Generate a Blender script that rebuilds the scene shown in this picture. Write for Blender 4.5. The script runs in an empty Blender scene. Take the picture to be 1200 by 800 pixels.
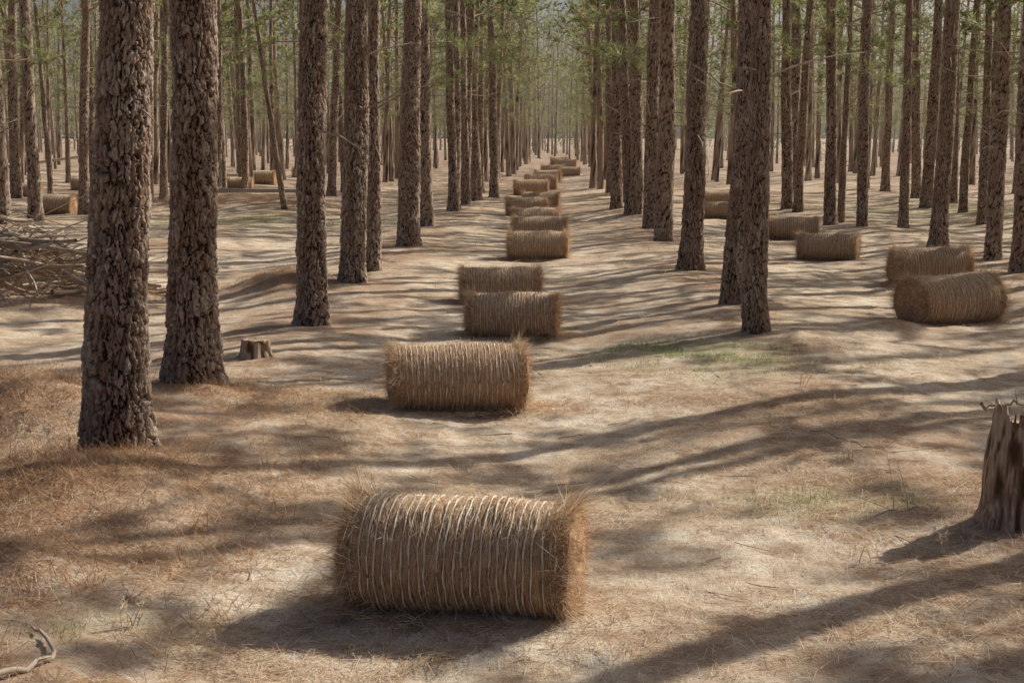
import bpy, math, random
import numpy as np
from mathutils import Vector, Matrix, Euler

rng = np.random.default_rng(7)
random.seed(7)
scene = bpy.context.scene
scene.view_settings.view_transform = 'Standard'
scene.view_settings.look = 'None'
scene.view_settings.exposure = 0

# ------------------------------------------------------------------ camera
CAM_H = 2.3
F = 1700.0
PITCH = math.atan(240 / F)
YAW = math.atan(55 / F)
cam_d = bpy.data.cameras.new("camera")
cam_d.sensor_width = 36
cam_d.lens = 36 * F / 1200
cam_d.clip_start = 0.1
cam_d.clip_end = 3000
cam = bpy.data.objects.new("camera", cam_d)
scene.collection.objects.link(cam)
cam.location = (0, 0, CAM_H)
cam.rotation_euler = Euler((math.pi / 2 - PITCH, 0, YAW), 'XYZ')
scene.camera = cam
ROT = cam.rotation_euler.to_matrix()

def survey(px, py):
    """ground coordinates (metres) of a spot measured in the photograph"""
    d = ROT @ Vector(((px - 600) / F, -(py - 400) / F, -1))
    t = CAM_H / -d.z
    return d.x * t, d.y * t

# ------------------------------------------------------------------ noise
def _h(ix, iy, s):
    n = (ix.astype(np.int64) * 374761393 + iy.astype(np.int64) * 668265263 + s * 974634777) & 0xFFFFFFFF
    n = ((n ^ (n >> 13)) * 1274126177) & 0xFFFFFFFF
    n = (n ^ (n >> 16)) & 0xFFFFFFFF
    n = (n * 2246822519) & 0xFFFFFFFF
    return ((n ^ (n >> 15)) & 0xFFFFFF) / float(0xFFFFFF)

def vn(x, y, s=0, perx=None):
    x = np.asarray(x, float); y = np.asarray(y, float)
    ix = np.floor(x); iy = np.floor(y)
    fx = x - ix; fy = y - iy
    fx = fx * fx * (3 - 2 * fx); fy = fy * fy * (3 - 2 * fy)
    ix1 = ix + 1
    if perx:
        ix = np.mod(ix, perx); ix1 = np.mod(ix1, perx)
    a = _h(ix, iy, s); b = _h(ix1, iy, s); c = _h(ix, iy + 1, s); d = _h(ix1, iy + 1, s)
    return (a * (1 - fx) + b * fx) * (1 - fy) + (c * (1 - fx) + d * fx) * fy

def fbm(x, y, o=4, s=0):
    v = 0; a = .5; t = 0
    for i in range(o):
        v = v + a * vn(x * 2 ** i, y * 2 ** i, s + i); t += a; a *= .5
    return v / t - .5

def cells(u, v, per, s=0):
    """2-D voronoi periodic in u -> f1, f2, random id, offset inside the cell"""
    iu = np.floor(u); iv = np.floor(v)
    f1 = np.full(u.shape, 9.); f2 = np.full(u.shape, 9.); rid = np.zeros(u.shape); ov = np.zeros(u.shape); ou = np.zeros(u.shape)
    for du in (-1, 0, 1):
        for dv in (-1, 0, 1):
            cu = iu + du; cv = iv + dv
            cm = np.mod(cu, per)
            px = cu + .05 + .9 * _h(cm, cv, s); py = cv + .05 + .9 * _h(cm, cv, s + 11)
            au = np.abs(u - px); av = np.abs(v - py)
            d = .55 * (au + av) + .45 * np.maximum(au, av)
            r = _h(cm, cv, s + 23)
            nf = d < f1
            f2 = np.where(nf, f1, np.minimum(f2, d))
            rid = np.where(nf, r, rid); ov = np.where(nf, v - py, ov); ou = np.where(nf, u - px, ou)
            f1 = np.where(nf, d, f1)
    return f1, f2, rid, ou, ov

def sstep(a, b, x):
    t = np.clip((x - a) / (b - a), 0, 1)
    return t * t * (3 - 2 * t)

# ------------------------------------------------------------------ mesh builder
class MB:
    def __init__(s):
        s.v = []; s.l = []; s.n = []; s.m = []; s.c = []; s.t = []; s.k = 0; s.sm = []
    def add(s, v, f, mat=0, crack=1.0, tint=0.5, smooth=True):
        v = np.asarray(v, float).reshape(-1, 3); f = np.asarray(f, np.int64)
        s.v.append(v); s.l.append((f + s.k).ravel()); s.n.append(np.full(len(f), f.shape[1]))
        s.m.append(np.full(len(f), mat)); s.sm.append(np.full(len(f), smooth))
        s.c.append(np.broadcast_to(crack, (len(v),)).astype(np.float32))
        s.t.append(np.broadcast_to(tint, (len(v),)).astype(np.float32))
        s.k += len(v)
    def mesh(s, name, mats):
        v = np.concatenate(s.v); l = np.concatenate(s.l); n = np.concatenate(s.n)
        me = bpy.data.meshes.new(name)
        me.vertices.add(len(v)); me.vertices.foreach_set("co", v.ravel().astype(np.float32))
        me.loops.add(len(l)); me.loops.foreach_set("vertex_index", l.astype(np.int32))
        me.polygons.add(len(n))
        st = np.concatenate([[0], np.cumsum(n)[:-1]])
        me.polygons.foreach_set("loop_start", st.astype(np.int32))
        me.polygons.foreach_set("material_index", np.concatenate(s.m).astype(np.int32))
        me.polygons.foreach_set("use_smooth", np.concatenate(s.sm))
        for m in mats: me.materials.append(m)
        for nm, arr in (("crack", s.c), ("tint", s.t)):
            a = me.attributes.new(nm, 'FLOAT', 'POINT')
            a.data.foreach_set("value", np.concatenate(arr))
        me.update(calc_edges=True)
        return me

def put(name, me, loc=(0, 0, 0), rot=(0, 0, 0), sc=1.0, parent=None):
    o = bpy.data.objects.new(name, me)
    o.location = loc; o.rotation_euler = rot
    o.scale = (sc, sc, sc) if not isinstance(sc, tuple) else sc
    scene.collection.objects.link(o)
    if parent: o.parent = parent
    return o

def gridfaces(nr, nc, wrap):
    i = np.arange(nr - 1)[:, None]
    j = np.arange(nc if wrap else nc - 1)[None, :]
    j2 = (j + 1) % nc
    a = i * nc + j; b = i * nc + j2; c = (i + 1) * nc + j2; d = (i + 1) * nc + j
    return np.stack([a + 0 * j, b + 0 * i, c + 0 * i, d + 0 * j], -1).reshape(-1, 4)

def tube(mb, pts, rad, sides=5, mat=0, tint=.5, crack=1.0):
    pts = np.asarray(pts, float); n = len(pts)
    rad = np.broadcast_to(rad, (n,))
    tan = np.gradient(pts, axis=0)
    tan /= np.linalg.norm(tan, axis=1)[:, None] + 1e-9
    ref = np.array([0, 0, 1.]) if abs(tan[:, 2]).mean() < .8 else np.array([1., 0, 0])
    a = np.cross(tan, ref); a /= np.linalg.norm(a, axis=1)[:, None] + 1e-9
    b = np.cross(tan, a)
    th = np.linspace(0, 2 * np.pi, sides, endpoint=False)
    v = pts[:, None] + rad[:, None, None] * (a[:, None] * np.cos(th)[None, :, None] + b[:, None] * np.sin(th)[None, :, None])
    mb.add(v, gridfaces(n, sides, True), mat, crack, tint)

def unit(n, r=rng):
    v = r.normal(size=(n, 3)); return v / np.linalg.norm(v, axis=1)[:, None]

def blades(mb, P, D, L, W, mat, tint, flat=False, r=rng, quad=False):
    """thin leaf/needle slivers starting at P, pointing along D"""
    n = len(P)
    D = D / (np.linalg.norm(D, axis=1)[:, None] + 1e-9)
    if flat:
        S = np.cross(D, np.array([0, 0, 1.])) + .25 * unit(n, r)
    else:
        S = np.cross(D, unit(n, r))
    S /= np.linalg.norm(S, axis=1)[:, None] + 1e-9
    L = np.broadcast_to(L, (n,))[:, None]; W = np.broadcast_to(W, (n,))[:, None]
    tn = np.repeat(np.broadcast_to(tint, (n,)), 4 if quad else 3)
    if quad:
        v = np.stack([P - S * W / 2, P + S * W / 2, P + D * L + S * W * .3, P + D * L - S * W * .3], 1).reshape(-1, 3)
        f = np.arange(4 * n).reshape(-1, 4)
    else:
        v = np.stack([P - S * W / 2, P + S * W / 2, P + D * L], 1).reshape(-1, 3)
        f = np.arange(3 * n).reshape(-1, 3)
    mb.add(v, f, mat, 1.0, tn, smooth=False)

# ------------------------------------------------------------------ materials
def newmat(name):
    m = bpy.data.materials.new(name); m.use_nodes = True
    nt = m.node_tree; nt.nodes.clear()
    out = nt.nodes.new("ShaderNodeOutputMaterial")
    return m, nt, out

def N(nt, t, **kw):
    n = nt.nodes.new(t)
    for k, v in kw.items(): setattr(n, k, v)
    return n

def ramp(nt, fac, stops):
    r = nt.nodes.new("ShaderNodeValToRGB")
    el = r.color_ramp.elements
    while len(el) < len(stops): el.new(.5)
    for e, (p, c) in zip(el, stops):
        e.position = p; e.color = (*c, 1) if len(c) == 3 else c
    nt.links.new(fac, r.inputs[0]); return r.outputs[0]

def mix(nt, fac, a, b, mode='MIX'):
    m = nt.nodes.new("ShaderNodeMix"); m.data_type = 'RGBA'; m.blend_type = mode
    for s, v in ((m.inputs[0], fac), (m.inputs[6], a), (m.inputs[7], b)):
        if isinstance(v, (int, float)): s.default_value = v
        elif isinstance(v, tuple): s.default_value = (*v, 1)
        else: nt.links.new(v, s)
    return m.outputs[2]

def math_(nt, op, a, b=None, clamp=False):
    m = nt.nodes.new("ShaderNodeMath"); m.operation = op; m.use_clamp = clamp
    for s, v in ((m.inputs[0], a), (m.inputs[1], b)):
        if v is None: continue
        if isinstance(v, (int, float)): s.default_value = v
        else: nt.links.new(v, s)
    return m.outputs[0]

def attr(nt, nm):
    a = nt.nodes.new("ShaderNodeAttribute"); a.attribute_name = nm
    return a.outputs["Fac"]

def noise(nt, vec, scale, detail=4, rough=.55):
    n = N(nt, "ShaderNodeTexNoise"); n.inputs["Scale"].default_value = scale
    n.inputs["Detail"].default_value = detail; n.inputs["Roughness"].default_value = rough
    nt.links.new(vec, n.inputs["Vector"]); return n.outputs["Fac"]

def mapping(nt, vec, sc=(1, 1, 1), rot=(0, 0, 0)):
    m = nt.nodes.new("ShaderNodeMapping"); m.inputs["Scale"].default_value = sc
    m.inputs["Rotation"].default_value = rot
    nt.links.new(vec, m.inputs["Vector"]); return m.outputs[0]

def bsdf(nt, out, col, rough=.85, bump=None, bstr=.4, bdist=.01, transl=0):
    p = N(nt, "ShaderNodeBsdfPrincipled")
    p.inputs["Roughness"].default_value = rough
    p.inputs["Specular IOR Level"].default_value = .2
    nt.links.new(col, p.inputs["Base Color"])
    if bump is not None:
        b = N(nt, "ShaderNodeBump"); b.inputs["Strength"].default_value = bstr
        b.inputs["Distance"].default_value = bdist
        nt.links.new(bump, b.inputs["Height"]); nt.links.new(b.outputs[0], p.inputs["Normal"])
    if transl:
        t = N(nt, "ShaderNodeBsdfTranslucent"); nt.links.new(col, t.inputs[0])
        ms = N(nt, "ShaderNodeMixShader"); ms.inputs[0].default_value = transl
        nt.links.new(p.outputs[0], ms.inputs[1]); nt.links.new(t.outputs[0], ms.inputs[2])
        nt.links.new(ms.outputs[0], out.inputs[0])
    else:
        nt.links.new(p.outputs[0], out.inputs[0])

# bark
bark, nt, out = newmat("pine_bark")
tc = N(nt, "ShaderNodeTexCoord").outputs["Object"]
st = mapping(nt, tc, (1, 1, .3))
n1 = noise(nt, st, 55, 6, .7); n2 = noise(nt, tc, 3, 3)
plate = ramp(nt, attr(nt, "tint"), [(0, (.25, .15, .10)), (.35, (.37, .265, .195)), (.7, (.52, .43, .35)), (1, (.73, .65, .55))])
plate = mix(nt, ramp(nt, n1, [(.36, (0, 0, 0)), (.6, (1, 1, 1))]), mix(nt, .7, plate, (.075, .043, .027)), plate)
plate = mix(nt, math_(nt, 'MULTIPLY', n2, .35), plate, (.42, .26, .165))
col = mix(nt, ramp(nt, attr(nt, "crack"), [(.1, (0, 0, 0)), (.75, (1, 1, 1))]), (.04, .022, .014), plate)
bsdf(nt, out, col, .9, n1, .9, .018)

# dead twig
twig, nt, out = newmat("dead_twig")
tc = N(nt, "ShaderNodeTexCoord").outputs["Object"]
col = ramp(nt, noise(nt, tc, 9, 4), [(.3, (.20, .14, .10)), (.7, (.46, .37, .28))])
col = mix(nt, attr(nt, "tint"), col, (.55, .46, .36))
bsdf(nt, out, col, .85, noise(nt, tc, 60, 3), .4, .005)

# green needles
green, nt, out = newmat("pine_needles_green")
col = ramp(nt, attr(nt, "tint"), [(0, (.12, .15, .05)), (.5, (.28, .32, .13)), (.9, (.54, .56, .29)), (1, (.42, .31, .16))])
bsdf(nt, out, col, .5, transl=.55)

# straw
straw, nt, out = newmat("pine_straw")
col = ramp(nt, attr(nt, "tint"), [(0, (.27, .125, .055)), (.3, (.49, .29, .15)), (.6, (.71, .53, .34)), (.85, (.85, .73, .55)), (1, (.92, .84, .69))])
bsdf(nt, out, col, .55, transl=.25)

# bale body (packed straw)
body, nt, out = newmat("packed_straw")
tc = N(nt, "ShaderNodeTexCoord").outputs["Object"]
fib = noise(nt, mapping(nt, tc, (260, 14, 14)), 1, 5, .7)
big = noise(nt, tc, 6, 4)
col = ramp(nt, fib, [(.3, (.13, .06, .03)), (.48, (.43, .25, .135)), (.62, (.67, .49, .31)), (.75, (.83, .7, .51))])
col = mix(nt, ramp(nt, big, [(.4, (0, 0, 0)), (.7, (.5, .5, .5))]), col, (.52, .29, .155))
bsdf(nt, out, col, .8, fib, .8, .01)

twine, nt, out = newmat("bale_twine")
tc = N(nt, "ShaderNodeTexCoord").outputs["Object"]
col = ramp(nt, noise(nt, tc, 22, 4), [(.3, (.62, .50, .36)), (.6, (.86, .78, .64))])
bsdf(nt, out, col, .7, noise(nt, tc, 200, 2), .5, .003)

# stump wood
wood, nt, out = newmat("weathered_wood")
tc = N(nt, "ShaderNodeTexCoord").outputs["Object"]
fib = noise(nt, mapping(nt, tc, (70, 70, 5)), 1, 5, .6)
col = ramp(nt, fib, [(.3, (.2, .11, .06)), (.5, (.45, .30, .19)), (.68, (.68, .55, .41))])
col = mix(nt, ramp(nt, noise(nt, tc, 4, 3), [(.4, (0, 0, 0)), (.65, (.8, .8, .8))]), col, (.54, .44, .34))
col = mix(nt, attr(nt, "crack"), (.1, .055, .03), col)
bsdf(nt, out, col, .85, fib, .9, .02)

# ground
gm, nt, out = newmat("forest_floor")
pos = N(nt, "ShaderNodeNewGeometry").outputs["Position"]
nb = noise(nt, pos, .45, 5, .6); nm_ = noise(nt, pos, 3.2, 6, .65); nf = noise(nt, pos, 38, 6, .7)
f1 = noise(nt, mapping(nt, pos, (9, 110, 9), (0, 0, .5)), 1, 4, .65)
f2 = noise(nt, mapping(nt, pos, (110, 9, 9), (0, 0, -.25)), 1, 4, .65)
f3 = noise(nt, mapping(nt, pos, (10, 120, 9), (0, 0, -.9)), 1, 4, .65)
fib = math_(nt, 'MAXIMUM', math_(nt, 'MAXIMUM', f1, f2), f3)
base = ramp(nt, nm_, [(.28, (.32, .225, .15)), (.42, (.56, .435, .31)), (.55, (.80, .69, .53)), (.69, (.91, .84, .71))])
base = mix(nt, ramp(nt, nb, [(.45, (0, 0, 0)), (.62, (.65, .65, .65))]), base, (.44, .305, .20))
rustm = math_(nt, 'MULTIPLY', attr(nt, "tint"), ramp(nt, nm_, [(.3, (.92, .92, .92)), (.68, (.35, .35, .35))]))
base = mix(nt, rustm, base, (.36, .20, .115))
base = mix(nt, ramp(nt, fib, [(.48, (0, 0, 0)), (.66, (.9, .9, .9))]), mix(nt, .4, base, (.21, .125, .07)), base)
base = mix(nt, ramp(nt, nf, [(.31, (.85, .85, .85)), (.46, (0, 0, 0))]), base, (.17, .105, .065))
gmask = math_(nt, 'MULTIPLY', math_(nt, 'SUBTRACT', 1.0, attr(nt, "crack")), ramp(nt, nf, [(.35, (.2, .2, .2)), (.6, (.85, .85, .85))]))
base = mix(nt, gmask, base, (.38, .41, .2))
bsdf(nt, out, base, .9, math_(nt, 'ADD', fib, math_(nt, 'MULTIPLY', nf, 1.2)), .5, .026)

grassm, nt, out = newmat("grass_blades")
col = ramp(nt, attr(nt, "tint"), [(0, (.16, .22, .07)), (.6, (.34, .40, .18)), (1, (.58, .54, .3))])
bsdf(nt, out, col, .6, transl=.35)

# ------------------------------------------------------------------ terrain
BUMPS = []
def bump_at(px, py, amp, sx, sy=None):
    x, y = survey(px, py); BUMPS.append((x, y, amp, sx, sy or sx))
bump_at(35, 500, .30, .8, .7)
bump_at(5, 470, .25, .8, .8)
bump_at(0, 680, .16, .45, .35)
bump_at(325, 335, .28, .7, .9)
bump_at(40, 345, .35, 1.5, 1.3)
bump_at(265, 245, .45, 3.0, 1.5)
bump_at(120, 560, .07, .6, .5)
bump_at(228, 470, .10, .5, .5)
bump_at(25, 590, .12, .9, .6)
bump_at(1190, 620, .05, .4, .4)
bump_at(1050, 380, .10, .4, .5)
GREENS = [(840, 418, 1.2, 1.0), (960, 590, .45, .35), (140, 735, .35, .22), (290, 258, 4, 3.5), (1090, 590, .4, .3),
          (760, 405, .6, .6), (1110, 245, 5, 6)]
GREENS = [(*survey(a, b), c, d) for a, b, c, d in GREENS]

def ground_h(x, y):
    x = np.asarray(x, float); y = np.asarray(y, float)
    h = .16 * fbm(x * .35, y * .28, 3, 1) + .07 * fbm(x * 1.3, y * 1.3, 3, 5) + .03 * fbm(x * 5, y * 5, 3, 9)
    for bx, by, a, sx, sy in BUMPS:
        h = h + a * np.exp(-((x - bx) / sx) ** 2 - ((y - by) / sy) ** 2) * (1 + .5 * fbm(x * 3, y * 3, 3, 15))
    ph = (x + 3.15) / 5.5
    h = h + .07 * np.cos(2 * np.pi * ph) - .02
    return h

def axis_pts(lo, hi, fine_lo, fine_hi, step, g=1.09):
    a = list(np.arange(fine_lo, fine_hi + 1e-6, step))
    s = step; p = a[-1]
    while p < hi: s *= g; p += s; a.append(min(p, hi))
    s = step; p = a[0]; pre = []
    while p > lo: s *= g; p -= s; pre.append(max(p, lo))
    return np.array(pre[::-1] + a)
gx = axis_pts(-900, 900, -6, 5, .035, 1.05)
gy = axis_pts(-60, 1500, 5, 16, .035, 1.035)
X, Y = np.meshgrid(gx, gy)
Z = ground_h(X, Y)
near = np.exp(-np.maximum(0, Y - 14) / 8)
Z2 = Z + near * (.022 * fbm(X * 14, Y * 14, 3, 31) + .011 * (np.abs(fbm(X * 30, Y * 30, 2, 37))))
gmask = np.zeros_like(X)
for bx, by, sx, sy in GREENS:
    gmask = np.maximum(gmask, np.exp(-((X - bx) / sx) ** 2 - ((Y - by) / sy) ** 2))
gmask *= np.clip(.5 + 2.2 * fbm(X * 2, Y * 2, 3, 41), 0, 1)
rust = np.zeros_like(X)
for bx, by, a, sx, sy in BUMPS:
    rust = np.maximum(rust, .95 * np.exp(-((X - bx) / sx / 1.3) ** 2 - ((Y - by) / sy / 1.3) ** 2))
ph = (X + 3.15) / 5.5
rust = np.maximum(rust, .8 * np.clip(np.cos(2 * np.pi * ph) * 1.3 - .4 + fbm(X, Y, 3, 55) * 2.1, 0, 1))
rust = np.maximum(rust, .75 * sstep(20, 70, Y) * (.65 + fbm(X * .5, Y * .5, 3, 58)))
rust = np.maximum(rust, .8 * sstep(60, 130, Y))
mb = MB()
mb.add(np.stack([X, Y, Z2], -1), gridfaces(len(gy), len(gx), False), 0, (1 - gmask).ravel(), np.clip(rust, 0, 1).ravel())
put("ground", mb.mesh("ground", [gm]))

def gz(x, y): return float(ground_h(np.array([x]), np.array([y]))[0])

# ------------------------------------------------------------------ litter
mb = MB()
def litter(n, x0, x1, y0, y1, lmin, lmax, w, lift, tintlo=.1, tinthi=.95, pw=1.0, thr=1.25):
    x = rng.uniform(x0, x1, n); y = rng.uniform(y0, y1, n)
    dens = fbm(x * .9, y * .9, 4, 71) + .5
    k = rng.uniform(0, 1, n) < np.clip(dens * 3.4 - thr, .08, 1)
    x = x[k]; y = y[k]; n = len(x)
    a = rng.uniform(0, 2 * np.pi, n)
    L = rng.uniform(lmin, lmax, n)
    z0 = ground_h(x, y); z1 = ground_h(x + np.cos(a) * L, y + np.sin(a) * L)
    up = rng.uniform(0.0, 1, n) ** 3 * lift
    near = np.exp(-np.maximum(0, y - 14) / 8)
    P = np.stack([x, y, z0 + .004 + .008 * near], 1)
    D = np.stack([np.cos(a) * L, np.sin(a) * L, z1 - z0 + up], 1)
    blades(mb, P, D, L, w, 0, rng.uniform(tintlo, tinthi, n) ** pw, flat=True, quad=True)
litter(130000, -5.2, 4.2, 5.2, 13, .05, .15, .0028, .03, .05, 1, thr=1.25)
litter(50000, -9, 8, 12, 24, .06, .18, .0045, .05, .1, 1, thr=1.4)
litter(24000, -6, -1.6, 5.6, 13, .08, .2, .0035, .12, 0, .5, thr=1.0)
litter(25000, -16, 16, 22, 50, .12, .3, .010, .09)
for bx, by, a, sx, sy in BUMPS[:9]:
    n = int(5000 * sx * sy)
    x = rng.normal(bx, sx * .7, n); y = rng.normal(by, sy * .7, n)
    z = ground_h(x, y)
    D = unit(n); D[:, 2] = np.abs(D[:, 2]) * .35
    blades(mb, np.stack([x, y, z + .005], 1), D, rng.uniform(.08, .2, n), .0035, 0, rng.uniform(0, .6, n), flat=True, quad=True)
put("pine_needle_litter", mb.mesh("pine_needle_litter", [straw]))

mb = MB()
for i in range(240):
    if i < 120: x, y = rng.uniform(-5, 4.5), rng.uniform(5.3, 15)
    else: x, y = rng.uniform(-10, 10), rng.uniform(14, 35)
    L = rng.uniform(.05, .3) * (1 if i < 120 else 1.8); a = rng.uniform(0, 6.28); k = rng.normal(0, .3)
    t = np.linspace(0, 1, 5)
    xs = x + L * t * np.cos(a + k * t); ys = y + L * t * np.sin(a + k * t)
    tube(mb, np.stack([xs, ys, ground_h(xs, ys) + .008 + rng.uniform(0, .015) * t], 1), rng.uniform(.0015, .005) * (1.1 - .6 * t), 5, 0, rng.uniform(0, 1))
put("fallen_twigs", mb.mesh("fallen_twigs", [twig]))

mb = MB()
for bx, by, sx, sy in GREENS:
    n = int(4600 * min(sx * sy, 3))
    x = rng.normal(bx, sx * .6, n); y = rng.normal(by, sy * .6, n)
    k = fbm(x * 2.5, y * 2.5, 3, 91) > -.06
    x = x[k]; y = y[k]; n = len(x)
    D = unit(n) * .7; D[:, 2] = np.abs(D[:, 2]) + .5
    blades(mb, np.stack([x, y, ground_h(x, y)], 1), D, rng.uniform(.02, .075, n), .004, 0, rng.uniform(0, 1, n))
put("grass_patch", mb.mesh("grass_patch", [grassm]))

# ------------------------------------------------------------------ trees
def make_tree(name, r0, H, nt_, zfine, dz, seed, crown0, lowtufts=2, deads=12, leanx=0., bend=.08, disp=.02, blade_w=.036, nb=20, tufts=15, per_t=17, cellw=.05, cellh=.165, ltz=4.0, spread=.18):
    r = np.random.default_rng(seed)
    mb = MB()
    z = list(np.arange(-.25, zfine, dz))
    st_ = max(dz, .12)
    while z[-1] < H: z.append(z[-1] + st_); st_ = min(st_ * 1.15, .7)
    z = np.array(z)
    th = np.linspace(0, 2 * np.pi, nt_, endpoint=False)
    Zg, T = np.meshgrid(z, th, indexing='ij')
    zz = np.maximum(Zg, 0)
    R = r0 * (1 - .8 * (zz / H) ** 1.1) + .26 * r0 * np.exp(-zz / .25) * (1 + .45 * np.sin(T * 4 + seed) + .25 * np.sin(T * 7 + 2 * seed))
    R = R * (1 + .05 * np.sin(T * 2 + zz * 1.3 + seed) + .03 * np.sin(T * 3 - zz * 2.1))
    per = max(6, int(round(2 * np.pi * r0 / cellw)))
    U = T / (2 * np.pi) * per; V = Zg / cellh
    sf = np.minimum(1, np.minimum(T, 2 * np.pi - T) * 3)
    wU = U + (1.3 * (vn(U * .6, V * .8, seed + 3) - .5) + .6 * (vn(U * 2.3, V * 3.1, seed + 13) - .5) + .3 * (vn(U * 5, V * 9, seed + 14) - .5)) * sf
    wV = V + (1.5 * (vn(U * .9, V * .7, seed + 4) - .5) + .6 * (vn(U * 2.5, V * 3.6, seed + 15) - .5) + .3 * (vn(U * 6, V * 10, seed + 16) - .5)) * sf
    f1, f2, rid, ou, ov = cells(wU, wV, per, seed)
    g1, g2, rid2, ou2, ov2 = cells(wU * 2 + .3, wV * 3.1, per * 2, seed + 50)
    crack = sstep(.0, .26, f2 - f1)
    c2 = sstep(.0, .2, g2 - g1)
    fine = fbm(U * 4, V * 7, 3, seed + 8) * sf
    big = fbm(U * .35, V * .25, 2, seed + 30) * sf
    keep = sstep(.0, .25, vn(U * .5, V * .5, seed + 40) * sf + .3 * rid)
    crack = 1 - (1 - crack) * (.5 + .5 * keep)
    hh = crack * (.5 + .8 * rid - .35 * ov + .2 * ou) + .42 * c2 * crack * (.3 + .9 * rid2 - .5 * ov2) + .5 * fine + .7 * big
    fadez = np.clip(1 - zz / (H * 1.1), .15, 1)
    R = R + disp * (hh - .75) * fadez
    p1, p2 = r.uniform(0, 6.28, 2)
    ax = bend * np.sin(z / H * 3.5 + p1) - bend * np.sin(p1) + leanx * z + .012 * np.sin(z * 1.7 + p2)
    ay = bend * np.sin(z / H * 3.1 + p2) - bend * np.sin(p2)
    v = np.stack([ax[:, None] + R * np.cos(T), ay[:, None] + R * np.sin(T), Zg], -1)
    tint = np.clip(.2 + .4 * rid + .3 * rid2 + .7 * fine + .5 * big, 0, 1)
    mb.add(v, gridfaces(len(z), nt_, True), 0, (crack * (.55 + .45 * c2)).ravel(), tint.ravel())
    def axis(zq): return np.array([np.interp(zq, z, ax), np.interp(zq, z, ay), zq])
    def rad(zq): return r0 * (1 - .8 * (zq / H) ** 1.1)
    for i in range(deads):
        zq = r.uniform(2.2, crown0 + 1); a = r.uniform(0, 6.28)
        L = r.choice([.12, .2, .5, .9, 1.5]) * r.uniform(.7, 1.3)
        t = np.linspace(0, 1, 6)
        el = r.uniform(-.25, .6); droop = r.uniform(-.5, .4)
        d = np.array([math.cos(a), math.sin(a), el])
        P = axis(zq) + d * rad(zq) * .8 + (d * L) * t[:, None]
        P[:, 2] += droop * L * t ** 2
        P[:, :2] += r.normal(0, .03 * L, (6, 2)) * t[:, None]
        tube(mb, P, (.006 + .009 * min(L, 1)) * (1.15 - .9 * t), 5, 2, r.uniform(0, .3))
        if L > .7:
            for j in range(4):
                k = r.integers(2, 6); dd = d * .5 + r.normal(0, .6, 3); l2 = L * r.uniform(.15, .4)
                t3 = np.linspace(0, 1, 3)
                tube(mb, P[k] + dd * l2 * t3[:, None], .004 * (1.2 - t3), 3, 2, .2)
    TP = []; TD = []
    def limb(zq, L, a, el, nt2, curve, rr=None):
        t = np.linspace(0, 1, 6)
        d = np.array([math.cos(a), math.sin(a), el])
        P = axis(zq) + (d * L) * t[:, None]
        P[:, 2] += curve * L * t ** 2
        P[:, :2] += r.normal(0, .06 * L, (6, 2)) * t[:, None]
        tube(mb, P, (rr or (.010 + .014 * L)) * (1.1 - .85 * t), 4, 2, .1)
        for j in range(nt2):
            s = r.uniform(.4, 1.0) if j else 1.0
            q = np.array([np.interp(s, t, P[:, k]) for k in range(3)])
            off = r.normal(0, spread, 3) * (L * .4 + .2) * (1 if j else .1)
            off[2] *= .6
            e = q + off
            t3 = np.linspace(0, 1, 3)
            if j: tube(mb, q + off * t3[:, None], .008 * (1.2 - .7 * t3), 3, 2, .1)
            dd = d * .4 + off / (np.linalg.norm(off) + .01) * .6; dd[2] += .35
            TP.append(e); TD.append(dd / np.linalg.norm(dd))
    for i in range(nb):
        q = (i + r.uniform(0, 1)) / nb
        zq = crown0 + (H - .2 - crown0) * q ** .9
        L = (2.4 * (1 - q ** 1.6) + .45) * r.uniform(.5, 1.15)
        if q < .2: L *= r.uniform(.4, 1)
        limb(zq, L, i * 2.4 + r.uniform(-.6, .6), r.uniform(.05, .5) + .5 * q, max(3, int(tufts * L / 2)), r.uniform(-.1, .3))
    for i in range(lowtufts):
        limb(r.uniform(ltz, crown0), r.uniform(.8, 2.1), r.uniform(0, 6.28), r.uniform(-.1, .4), 8, r.uniform(-.3, .1), .012)
    TP = np.array(TP); TD = np.array(TD)
    P = np.repeat(TP, per_t, 0); D = np.repeat(TD, per_t, 0) * .55 + unit(len(P), r) * .8
    P = P + TD.repeat(per_t, 0) * r.uniform(-.12, .05, (len(P), 1))
    tt = np.clip(np.repeat(r.uniform(.05, .8, len(TP)), per_t) + r.uniform(-.2, .2, len(P)), 0, .95)
    tt = np.where(np.repeat(r.uniform(0, 1, len(TP)) < .05, per_t), 1, tt)
    # crown needles are bundled (wide slivers); the few low sprays seen close up are finer
    wv = np.where(P[:, 2] < crown0, min(blade_w, .03) * .55, blade_w)
    blades(mb, P, D, r.uniform(.17, .32, len(P)), wv, 1, tt, r=r)
    return mb.mesh(name, [bark, green, twig])

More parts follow.
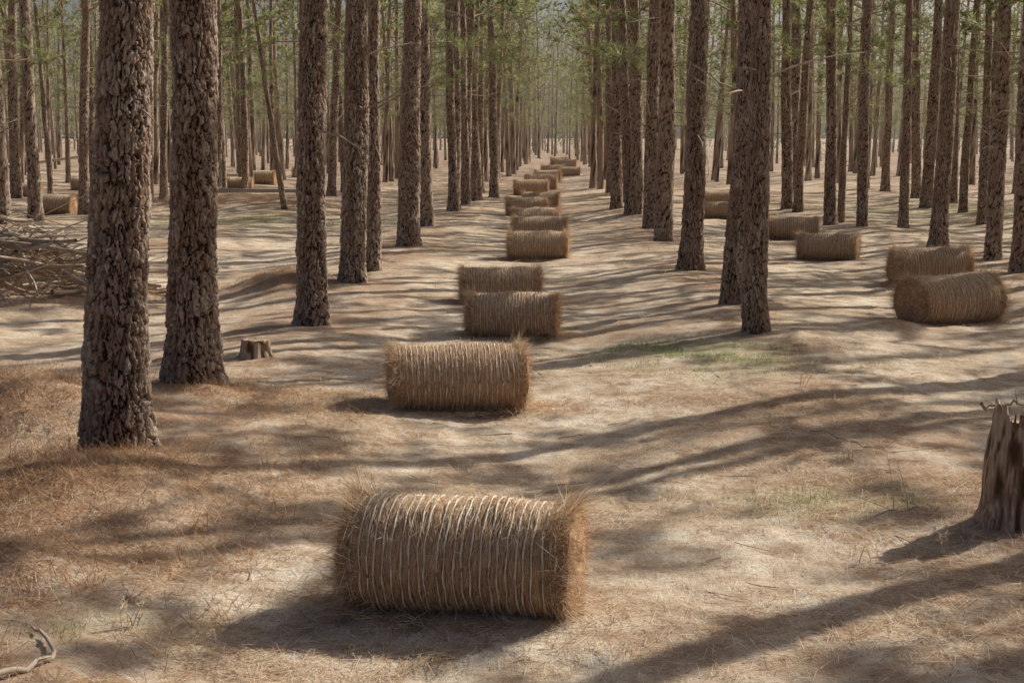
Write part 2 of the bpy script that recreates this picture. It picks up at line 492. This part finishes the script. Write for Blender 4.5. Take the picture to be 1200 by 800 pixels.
# nearest trunks: px, py(base), trunk diameter m, lean per metre, resolution
CL = [
    (136, 540, .40, .050, 230, 4.2, .0085, 101, 15.5),
    (228, 463, .42, .026, 210, 4.8, .010, 102, 16.5),
    (365, 380, .35, .030, 150, 5.5, .014, 103, 15.5),
    (414, 332, .38, .022, 130, 6, .018, 104, 16),
    (438, 320, .24, .012, 90, 6, .02, 105, 15),
    (478, 291, .42, .018, 110, 7, .022, 106, 16.5),
    (885, 392, .26, -.004, 140, 5, .013, 107, 15),
    (860, 357, .29, .022, 120, 5.5, .016, 108, 15.5),
    (810, 317, .36, .025, 110, 6.3, .02, 109, 16.5),
    (1100, 291, .34, .004, 90, 7, .024, 110, 16),
]
for (px, py, dia, ln, ntt, zf, dz, sd, Ht) in CL:
    x, y = survey(px, py + 2)
    me = make_tree("pine_tree", dia / 2, Ht, ntt, zf, dz, sd, 7.0, lowtufts=6 if sd in (106, 104) else 1, deads=10, leanx=ln, bend=.05, disp=.03 if dia > .34 else .02)
    put("pine_tree", me, (x, y, gz(x, y) - .03))

VAR = [make_tree("pine_tree_shape", .175 + .02 * math.sin(i * 2.1), 15.5 + i % 3, 36, 9, .045, 200 + i, 6.1 + .5 * (i % 3), lowtufts=[6, 4, 7, 5, 8, 4][i], deads=14, bend=.16, disp=.026, leanx=[.012, -.01, .018, 0, -.015, .008][i]) for i in range(6)]

def tree_at(x, y, s=None, par=None, shapes=VAR, name="pine_tree", tilt=.02):
    s = s or random.uniform(.85, 1.1)
    w_ = s * random.uniform(.8, 1.15)
    o = put(name, random.choice(shapes), (x, y, gz(x, y) - .03),
            (random.gauss(0, tilt), random.gauss(0, tilt), random.uniform(0, 6.28)), (w_, w_, s), par)
    return o

HAND = [(500, 268, .95), (532, 250, .9), (545, 240, .95), (778, 284, 1.0), (764, 268, 1.05), (722, 246, 1.05), (745, 255, .95),
        (1162, 309, .85), (1195, 322, .9), (1010, 268, .8), (973, 264, .95), (935, 250, .9), (1058, 270, .75), (985, 262, .55),
        (6, 264, 1.0), (60, 228, .8), (25, 214, .9), (288, 224, .85), (80, 215, .8), (1128, 250, .85), (1150, 262, .7), (1085, 243, .9)]
for px, py, s in HAND:
    x, y = survey(px, py); tree_at(x, y, s)
x, y = survey(334, 249)
o = put("pine_tree", VAR[3], (x, y, gz(x, y) - .05), (0, -.22, 1.0), (.5, .5, .75))
# the rows just right of the view, with the small openings that let the sun reach the first bales
for yy in (3.6, 6.2, 8.3, 10.0, 11.35, 15.1, 16.5, 20.5, 22.4):
    tree_at(7.75 + random.gauss(0, .12), yy + random.uniform(-.12, .12), random.uniform(.92, 1.05))
for rx, skips in ((13.2, ((16.2, 18.3), (21.4, 23.6))), (18.65, ((20.2, 21.8),))):
    yy = 3.0
    while yy < 36:
        if not any(a < yy < b for a, b in skips) and random.random() > .06:
            tree_at(rx + random.gauss(0, .25), yy, random.uniform(.9, 1.1))
        yy += random.uniform(2.2, 3.2)
for ri in range(-9, 9):
    rx = -3.15 + 5.45 * ri
    yy = 3.0
    while yy < 62:
        yy += random.uniform(2.3, 4.0)
        x = rx + random.gauss(0, .25)
        if ri == 0 and yy < 44: continue
        if ri == 1 and yy < 42: continue
        if ri == 2 and yy < 44: continue
        if ri in (3, 4) and yy < 37: continue
        if ri == -1 and yy < 50: continue
        if ri == -2 and yy < 38: continue
        if ri == -3 and yy < 34: continue
        if ri < -3 and yy < 30 and random.random() < .5: continue
        if x < -1 and abs(x) > .44 * yy + 3: continue
        if x > .36 * yy + 22: continue
        if random.random() < (.12 if x > 6 else .08): continue
        tree_at(x, yy)

# distant forest
FAR = [make_tree("distant_pine_shape", .155, 15.5 + i, 9, 9, .5, 300 + i, 4.9 + .5 * i, lowtufts=12, deads=6, bend=.2, disp=.0, blade_w=.07, nb=22, tufts=11, per_t=8, ltz=3.2, spread=.24) for i in range(4)]
par = bpy.data.objects.new("distant_pine_forest", None); scene.collection.objects.link(par)
yy = 62.0; nfar = 0
while yy < 230:
    step = 3.4 if yy < 110 else 5.4
    W = 12 + .41 * yy
    for ri in range(-30, 31):
        rx = -3.15 + 5.45 * ri
        if abs(rx) > W: continue
        inner = abs(ri - .5) < 2
        if random.random() < (.1 if inner else .45): continue
        j = .4 if yy < 140 else 2.0
        if yy > 145 and random.random() < .5: rx += 2.7
        tree_at(rx + random.gauss(0, j), yy + random.uniform(-1.2, 1.2), None, par, FAR, "tree_trunk_and_crown"); nfar += 1
    yy += step
print("far trees", nfar)
# closing edge of the forest: undergrowth and crowns far away
mb = MB()
n = 60000
x = rng.uniform(-135, 135, n); y = rng.uniform(232, 262, n)
tn = fbm(x * .25, y * .25, 3, 120) + .5
top = 11 + 9 * tn
z = top * rng.uniform(0, 1, n) ** .8
keep = (fbm(x * .45, z * .45 + y * .2, 3, 131) > -.06)
x, y, z, tn = x[keep], y[keep], z[keep], tn[keep]
D = unit(len(x)); D[:, 2] = np.abs(D[:, 2])
blades(mb, np.stack([x, y, z], 1), D, rng.uniform(.5, 1.1, len(x)), rng.uniform(.15, .35, len(x)), 0, np.clip(tn * .8 + rng.uniform(-.3, .3, len(x)), 0, .95))
for i in range(160):
    xx = rng.uniform(-130, 130); y_ = rng.uniform(231, 262)
    tube(mb, [(xx, y_, -.5), (xx + rng.normal(0, .2), y_, 7), (xx + rng.normal(0, .4), y_, 15)], np.array([.2, .15, .06]), 6, 1, .4, .9)
put("background_trees", mb.mesh("background_trees", [green, bark]))

# ------------------------------------------------------------------ bales
def make_bale(seed, nstr=25, Lb=1.06, R=.305, fuzz=1.0):
    r = np.random.default_rng(seed); mb = MB()
    nx, ntt = 170, 110
    xs = np.linspace(-Lb / 2 - .05, Lb / 2 + .05, nx); th = np.linspace(0, 2 * np.pi, ntt, endpoint=False)
    Xg, T = np.meshgrid(xs, th, indexing='ij')
    sp = Lb / nstr
    sx = -Lb / 2 + sp * (np.arange(nstr) + .5) + r.normal(0, .006, nstr)
    wav = .003 * np.sin(T * 2 + seed)
    d = np.min(np.abs((Xg - wav)[..., None] - sx), axis=-1)
    seam = np.minimum(1, np.minimum(T, 2 * np.pi - T))
    def shape(Xv, Tv):
        Rr = R * (1 + .10 * (vn(Xv * 5 + 20, np.cos(Tv) * 1.5 + 4, seed) - .5) + .10 * (vn(Xv * 3 + 9, np.sin(Tv) * 1.5 + 7, seed + 2) - .5))
        Rr = Rr * (1 - .10 * np.clip((np.abs(Xv) - Lb * .36) / (Lb * .14), 0, 1) ** 2)
        return Rr
    def toxyz(Xv, Tv, Rr):
        y = Rr * np.cos(Tv) * 1.04; z = Rr * np.sin(Tv) * .97
        z = np.where(z < -.86 * R, -.86 * R + (z + .86 * R) * .25, z)
        return np.stack([Xv, y, z], -1)
    Rr = shape(Xg, T) - .010 * np.exp(-(d / .010) ** 2) + .014 * fbm(Xg * 40, T * 9, 3, seed + 5) * seam
    mb.add(toxyz(Xg, T, Rr), gridfaces(nx, ntt, True), 0)
    for sgn in (-1, 1):
        rr_ = np.linspace(1, 0.02, 16)
        A, B = np.meshgrid(rr_, th, indexing='ij')
        xx = sgn * (Lb / 2 + .05 + .035 * (1 - A ** 2) + .03 * fbm(np.cos(B) * A * 8 + 9, np.sin(B) * A * 8 + 9, 3, seed + 6))
        Re = shape(sgn * (Lb / 2 + .05) + 0 * B, B) * A
        mb.add(toxyz(xx, B, Re), gridfaces(16, ntt, True), 0)
    for i, s in enumerate(sx):
        t = np.linspace(0, 2 * np.pi, 61)
        zig = .0025 * np.sin(t * r.integers(5, 12) + r.uniform(0, 6)) + .003 * np.sin(t * 2 + seed) + .006 * (t / np.pi - 1) + r.normal(0, .004) * np.sin(t)
        X1 = s + zig
        Rt = shape(X1, t) + .000 + .0035 * np.sin(t * 9 + i)
        tube(mb, toxyz(X1, t, Rt), .0044 + .0014 * np.sin(t * 7 + i * 2), 5, 2)
    def surf(n, xlo, xhi):
        Xv = r.uniform(xlo, xhi, n); Tv = r.uniform(0, 2 * np.pi, n)
        P = toxyz(Xv, Tv, shape(Xv, Tv) - .004)
        nrm = np.stack([0 * Tv, np.cos(Tv), np.sin(Tv)], -1); tg = np.stack([0 * Tv, -np.sin(Tv), np.cos(Tv)], -1)
        return Xv, P, nrm, tg
    n = int(16000 * fuzz)
    Xv, P, nr, tg = surf(n, -Lb / 2, Lb / 2)
    sg = np.where(r.uniform(size=n) < .5, 1, -1)[:, None]
    L = r.uniform(.03, .10, n)
    D = tg * sg + nr * r.uniform(.0, .2, (n, 1)) + unit(n, r) * np.array([.38, .1, .1])
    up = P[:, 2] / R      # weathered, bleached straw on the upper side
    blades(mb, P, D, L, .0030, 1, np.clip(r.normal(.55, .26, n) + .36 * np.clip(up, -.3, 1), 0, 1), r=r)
    n = int(2600 * fuzz)
    Xv, P, nr, tg = surf(n, -Lb / 2, Lb / 2)
    blades(mb, P, nr * .45 + tg * r.normal(0, .9, (n, 1)) + unit(n, r) * .55, r.uniform(.04, .11, n), .0028, 1, r.uniform(.4, 1, n), r=r)
    n = int(6500 * fuzz)
    sg = np.where(r.uniform(size=n) < .5, 1., -1.)
    Tv = r.uniform(0, 2 * np.pi, n); q = np.sqrt(r.uniform(.03, 1, n))
    Xe = sg * (Lb / 2 + .03)
    P = toxyz(Xe, Tv, R * .95 * q)
    clump = .5 + 1.0 * vn(Tv * 2.5, q * 4 + sg * 7, seed + 60)
    D = np.stack([sg * .45, np.cos(Tv) * q * .5, np.sin(Tv) * q * .5], -1) + unit(n, r) * 1.0 + np.array([0, 0, -.2])
    blades(mb, P, D, r.uniform(.05, .14, n) * clump, .003, 1, np.clip(r.normal(.38, .22, n), 0, 1), r=r)
    n = int(4600 * fuzz)   # ragged collar: strands gathered in irregular wisps
    sg = np.where(r.uniform(size=n) < .5, 1., -1.)
    NW = 70
    wc = r.uniform(0, 2 * np.pi, NW)
    wi = r.integers(0, NW, n)
    Tv = wc[wi] + r.normal(0, .07, n)
    wl = (.45 + 1.6 * r.uniform(0, 1, NW) ** 2.5)
    wd = unit(NW, r)[wi]
    Xe = sg * (Lb / 2 + r.uniform(-.08, .05, n))
    P = toxyz(Xe, Tv, R * .93)
    D = np.stack([sg * .65, np.cos(Tv) * .4, np.sin(Tv) * .4], -1) + wd * .6 + unit(n, r) * .45 + np.array([0, 0, -.15])
    blades(mb, P, D, r.uniform(.06, .17, n) * wl[wi], .0032, 1, np.clip(r.normal(.52, .25, n), 0, 1), r=r)
    n = 300
    sg = np.where(r.uniform(size=n) < .5, 1., -1.); Tv = r.uniform(0, 2 * np.pi, n)
    P = toxyz(sg * Lb / 2, Tv, R * .95)
    D = np.stack([sg * .6, np.cos(Tv) * .5, np.sin(Tv) * .5], -1) + unit(n, r) * .8
    blades(mb, P, D, r.uniform(.10, .28, n), .0038, 1, r.uniform(.4, 1, n), r=r)
    n = 2200
    a = r.uniform(0, 6.28, n); q = 1 + np.abs(r.normal(0, .28, n))
    P = np.stack([np.cos(a) * Lb * .58 * q, np.sin(a) * R * 1.0 * q, np.full(n, -.865 * R + .01)], -1)
    D = unit(n, r); D[:, 2] = np.abs(D[:, 2]) * .25
    blades(mb, P, D, r.uniform(.06, .15, n), .003, 1, r.uniform(.1, .9, n), r=r)
    return mb.mesh("pine_straw_bale", [body, straw, twine])
BALES = [make_bale(11, 24), make_bale(12, 22), make_bale(13, 26), make_bale(14, 24)]
def bale(px, py, w, ang, var):
    x, y = survey(px, py)
    y += .26
    s = w / F * math.hypot(x, y) / 1.24
    s = min(max(s, .85), 1.2)
    put("pine_straw_bale", BALES[var], (x, y, gz(x, y) + .305 * s * .86), (0, 0, math.radians(ang)), s)
bale(538, 718, 294, -9, 0)
bale(534, 474, 168, 9, 1)
bale(600, 387, 113, -3, 2)
bale(586, 350, 98, 4, 3)
bale(630, 302, 73, 3, 0)
bale(633, 282, 65, -3, 1)
bale(628, 265, 57, 2, 2)
bale(617, 251, 49, 5, 3)
bale(634, 241, 45, -6, 0)
bale(622, 228, 41, 4, 1)
bale(634, 221, 39, 0, 2)
bale(642, 211, 32, -5, 3)
bale(648, 204, 28, 5, 0)
bale(668, 205, 24, 2, 1)
bale(664, 197, 24, -2, 2)
bale(655, 192, 20, 4, 3)
bale(1119, 372, 120, 24, 3)
bale(1094, 330, 91, 8, 0)
bale(973, 301, 70, -18, 2)
bale(931, 278, 58, -6, 1)
bale(840, 254, 40, 3, 0)
bale(842, 238, 30, 3, 3)
bale(60, 251, 48, -4, 1)
bale(99, 241, 32, 3, 2)
bale(98, 223, 30, 3, 0)
bale(28, 231, 34, 2, 3)
bale(305, 218, 34, 0, 1)
bale(280, 224, 30, 4, 2)
bale(355, 208, 26, 4, 0)

# ------------------------------------------------------------------ stumps
def stump_broken():
    mb = MB()
    ntt = 130
    th = np.linspace(0, 2 * np.pi, ntt, endpoint=False); u = th / 6.2831853
    top = .40 + .13 * np.maximum(0, np.cos(th - 2.9)) ** 1.5 + .10 * vn(u * 9, 0 * th, 3, 9) + .07 * vn(u * 26, 0 * th, 4, 26) + .05 * (vn(u * 50, 0 * th, 5, 50) > .6)
    rows = 80
    out_v = []; cr = []
    for i in range(rows):
        s = i / (rows - 1); z = -.1 + (top + .1) * s
        R = .145 * (1 + .28 * np.exp(-np.maximum(z, 0) / .10)) * (1 - .10 * s)
        f = vn(u * 24 , z * 5, 8, 24); f2 = vn(u * 60, z * 14, 9, 60); f3 = vn(u * 11, z * 3, 10, 11)
        R = R + .022 * (f - .5) + .012 * (f2 - .5) + .035 * (f3 - .5)
        out_v.append(np.stack([R * np.cos(th) + .06 * z, R * np.sin(th), z], -1)); cr.append(sstep(.12, .42, f) * sstep(.1, .35, f2))
    for i in range(1, 26):
        s = i / 25; R = (1 - s) * .115 + .003
        z = top * (1 - s) + .22 * s - .16 * np.sin(s * 3.14) + .05 * (vn(u * 30, 0 * th + s * 6, 12, 30) - .5)
        out_v.append(np.stack([R * np.cos(th) + .06 * z, R * np.sin(th), z], -1)); cr.append(np.full(ntt, .6))
    mb.add(np.array(out_v), gridfaces(len(out_v), ntt, True), 0, np.array(cr).ravel())
    return mb.mesh("tree_stump", [wood])
def stump_cut():
    mb = MB(); ntt = 90
    th = np.linspace(0, 2 * np.pi, ntt, endpoint=False); v = []; cr = []
    for z in np.linspace(-.1, .2, 30):
        f = vn(th / 6.283 * 20, z * 8 + 0 * th, 8, 20)
        R = .165 * (1 + .3 * math.exp(-max(z, 0) / .08)) + .03 * (f - .5)
        v.append(np.stack([R * np.cos(th), R * np.sin(th), z + 0 * th], -1)); cr.append(sstep(.2, .5, f))
    for s in np.linspace(.97, .02, 12):
        v.append(np.stack([.165 * s * np.cos(th), .165 * s * np.sin(th), .205 + .015 * vn(th / 6.283 * 30, 0 * th + s * 9, 4, 30)], -1)); cr.append(np.full(ntt, 1.))
    mb.add(np.array(v), gridfaces(len(v), ntt, True), 0, np.array(cr).ravel())
    return mb.mesh("tree_stump", [wood])
x, y = survey(1182, 626); put("tree_stump", stump_broken(), (x, y, gz(x, y)), (0, -.03, .2), 1.05)
x, y = survey(300, 423); put("tree_stump", stump_cut(), (x, y, gz(x, y)), (0, 0, 0), .85)

# ------------------------------------------------------------------ brush pile
mb = MB(); bx, by = survey(30, 345)
for i in range(230):
    cx = bx + rng.normal(0, .75); cy = by + rng.normal(0, .6)
    hz = .75 * math.exp(-((cx - bx) / 1.1) ** 2 - ((cy - by) / .9) ** 2) * rng.uniform(.1, 1)
    L = rng.uniform(.4, 2.0); a = rng.normal(0, .9); el = rng.normal(0, .28)
    t = np.linspace(-.5, .5, 7)
    P = np.stack([cx + L * t * math.cos(a) + rng.normal(0, .02, 7), cy + L * t * math.sin(a), gz(cx, cy) + .04 + hz + L * t * math.sin(el) + .15 * L * (.25 - t ** 2) * rng.normal()], 1)
    P[:, 2] = np.maximum(P[:, 2], ground_h(P[:, 0], P[:, 1]) + .01)
    rr = rng.choice([.008, .014, .022, .04], p=[.4, .3, .2, .1])
    tube(mb, P, rr * (1 - .4 * (t + .5)), 7, 0, rng.uniform(0, .8))
n = 7000
x = rng.normal(bx, .9, n); y = rng.normal(by, .75, n)
zz = ground_h(x, y) + .35 * np.exp(-((x - bx) / 1.) ** 2 - ((y - by) / .8) ** 2) * rng.uniform(0, 1, n)
blades(mb, np.stack([x, y, zz], 1), unit(n), rng.uniform(.1, .25, n), .006, 1, rng.uniform(0, .6, n))
put("brush_pile", mb.mesh("brush_pile", [twig, straw]))

for (a, b, L, rr, an) in [(40, 205, 6, .13, .25), (300, 232, 5, .10, -.2), (230, 212, 7, .12, .1)]:
    mb = MB(); x, y = survey(a, b); t = np.linspace(-.5, .5, 12)
    xs = x + L * t * math.cos(an); ys = y + L * t * math.sin(an)
    tube(mb, np.stack([xs, ys, ground_h(xs, ys).max() + rr + .1 + 0 * t + .8 * (t + .5) * (a == 40)], 1), rr * (1 - .4 * (t + .5)), 10, 0, .8)
    put("fallen_log", mb.mesh("fallen_log", [twig]))

# ------------------------------------------------------------------ fallen branches in front
def branch(pts, r0, seed, up=0.02, kids=3):
    r = np.random.default_rng(seed); mb = MB()
    P = np.array([[*survey(a, b), 0] for a, b in pts])
    tt = np.linspace(0, len(P) - 1, 14)
    Q = np.stack([np.interp(tt, np.arange(len(P)), P[:, k]) for k in range(3)], 1)
    Q[:, 2] = ground_h(Q[:, 0], Q[:, 1]) + up + .01 * r.normal(size=14)
    tube(mb, Q, r0 * np.linspace(1.1, .45, 14), 8, 0, .75)
    for i in range(kids):
        k = r.integers(3, 13); d = r.normal(0, 1, 3); d[2] = abs(d[2]) * .6; L = r.uniform(.08, .25)
        t3 = np.linspace(0, 1, 4)
        tube(mb, Q[k] + d * L * t3[:, None], r0 * .4 * (1.1 - .8 * t3), 5, 0, .6)
    put("fallen_branch", mb.mesh("fallen_branch", [twig]))
branch([(-5, 797), (35, 786), (66, 768), (52, 748), (38, 738)], .014, 1, .025, 1)
branch([(185, 795), (232, 780)], .006, 2, .012, 1)
branch([(1150, 474), (1205, 468)], .016, 3, .04, 2)
branch([(950, 515), (1000, 530), (1050, 548)], .006, 4, .05, 5)
branch([(1015, 612), (1060, 606), (1100, 612)], .007, 5, .012, 2)

def weed(px, py, h, n, seed):
    r = np.random.default_rng(seed); mb = MB(); x, y = survey(px, py); z = gz(x, y)
    for i in range(n):
        t = np.linspace(0, 1, 7); a = r.uniform(0, 6.28); l = h * r.uniform(.5, 1); k = r.uniform(.1, .5)
        P = np.stack([x + r.normal(0, .03) + l * k * t ** 1.5 * math.cos(a), y + r.normal(0, .03) + l * k * t ** 1.5 * math.sin(a), z + l * t], 1)
        tube(mb, P, .003 * (1.2 - .8 * t), 4, 0, .9)
        Q = P[3:].repeat(6, 0); D = unit(len(Q), r); D[:, 2] = abs(D[:, 2])
        blades(mb, Q, D, r.uniform(.02, .06, len(Q)), .004, 1, r.uniform(.5, 1, len(Q)), r=r)
    put("dry_weed", mb.mesh("dry_weed", [twig, straw]))
weed(1056, 606, .38, 2, 1); weed(1003, 545, .14, 5, 2); weed(1010, 660, .15, 2, 3)
weed(940, 458, .2, 4, 4); weed(905, 500, .12, 4, 5); weed(505, 630, .1, 3, 6); weed(1110, 655, .15, 3, 7); weed(150, 725, .12, 5, 8)

# ------------------------------------------------------------------ thin warm haze volume, added to make the far forest glow
hm, nt, out = newmat("glow_haze")
vs = N(nt, "ShaderNodeVolumeScatter"); vs.inputs["Color"].default_value = (1, .95, .82, 1)
vs.inputs["Density"].default_value = .0008; vs.inputs["Anisotropy"].default_value = .45
nt.links.new(vs.outputs[0], out.inputs["Volume"])
mb = MB()
x0, x1, y0, y1, z0, z1 = -125, 125, 45, 300, -3, 18
V8 = [(x, y, z) for z in (z0, z1) for y in (y0, y1) for x in (x0, x1)]
mb.add(V8, [(0, 2, 3, 1), (4, 5, 7, 6), (0, 1, 5, 4), (2, 6, 7, 3), (0, 4, 6, 2), (1, 3, 7, 5)], 0, smooth=False)
put("haze", mb.mesh("haze", [hm]))

# ------------------------------------------------------------------ light
EL = math.radians(38); AZ = math.atan2(1.0, .72)
w = bpy.data.worlds.new("World"); scene.world = w; w.use_nodes = True
nt = w.node_tree; nt.nodes.clear()
sky = nt.nodes.new("ShaderNodeTexSky"); sky.sky_type = 'NISHITA'; sky.sun_disc = False
sky.sun_elevation = EL; sky.sun_rotation = AZ; sky.dust_density = 5.0; sky.air_density = .6
bg = nt.nodes.new("ShaderNodeBackground"); bg.inputs[1].default_value = .092
ow = nt.nodes.new("ShaderNodeOutputWorld")
nt.links.new(sky.outputs[0], bg.inputs[0]); nt.links.new(bg.outputs[0], ow.inputs[0])
sd = bpy.data.lights.new("sun", 'SUN'); sd.energy = 5; sd.angle = math.radians(.5); sd.color = (1, .94, .84)
so = bpy.data.objects.new("sun", sd); scene.collection.objects.link(so)
dirv = Vector((-math.sin(AZ) * math.cos(EL), -math.cos(AZ) * math.cos(EL), -math.sin(EL)))
so.rotation_euler = dirv.to_track_quat('-Z', 'Y').to_euler()
so.location = (20, 20, 30)
print("objects", len(bpy.data.objects))
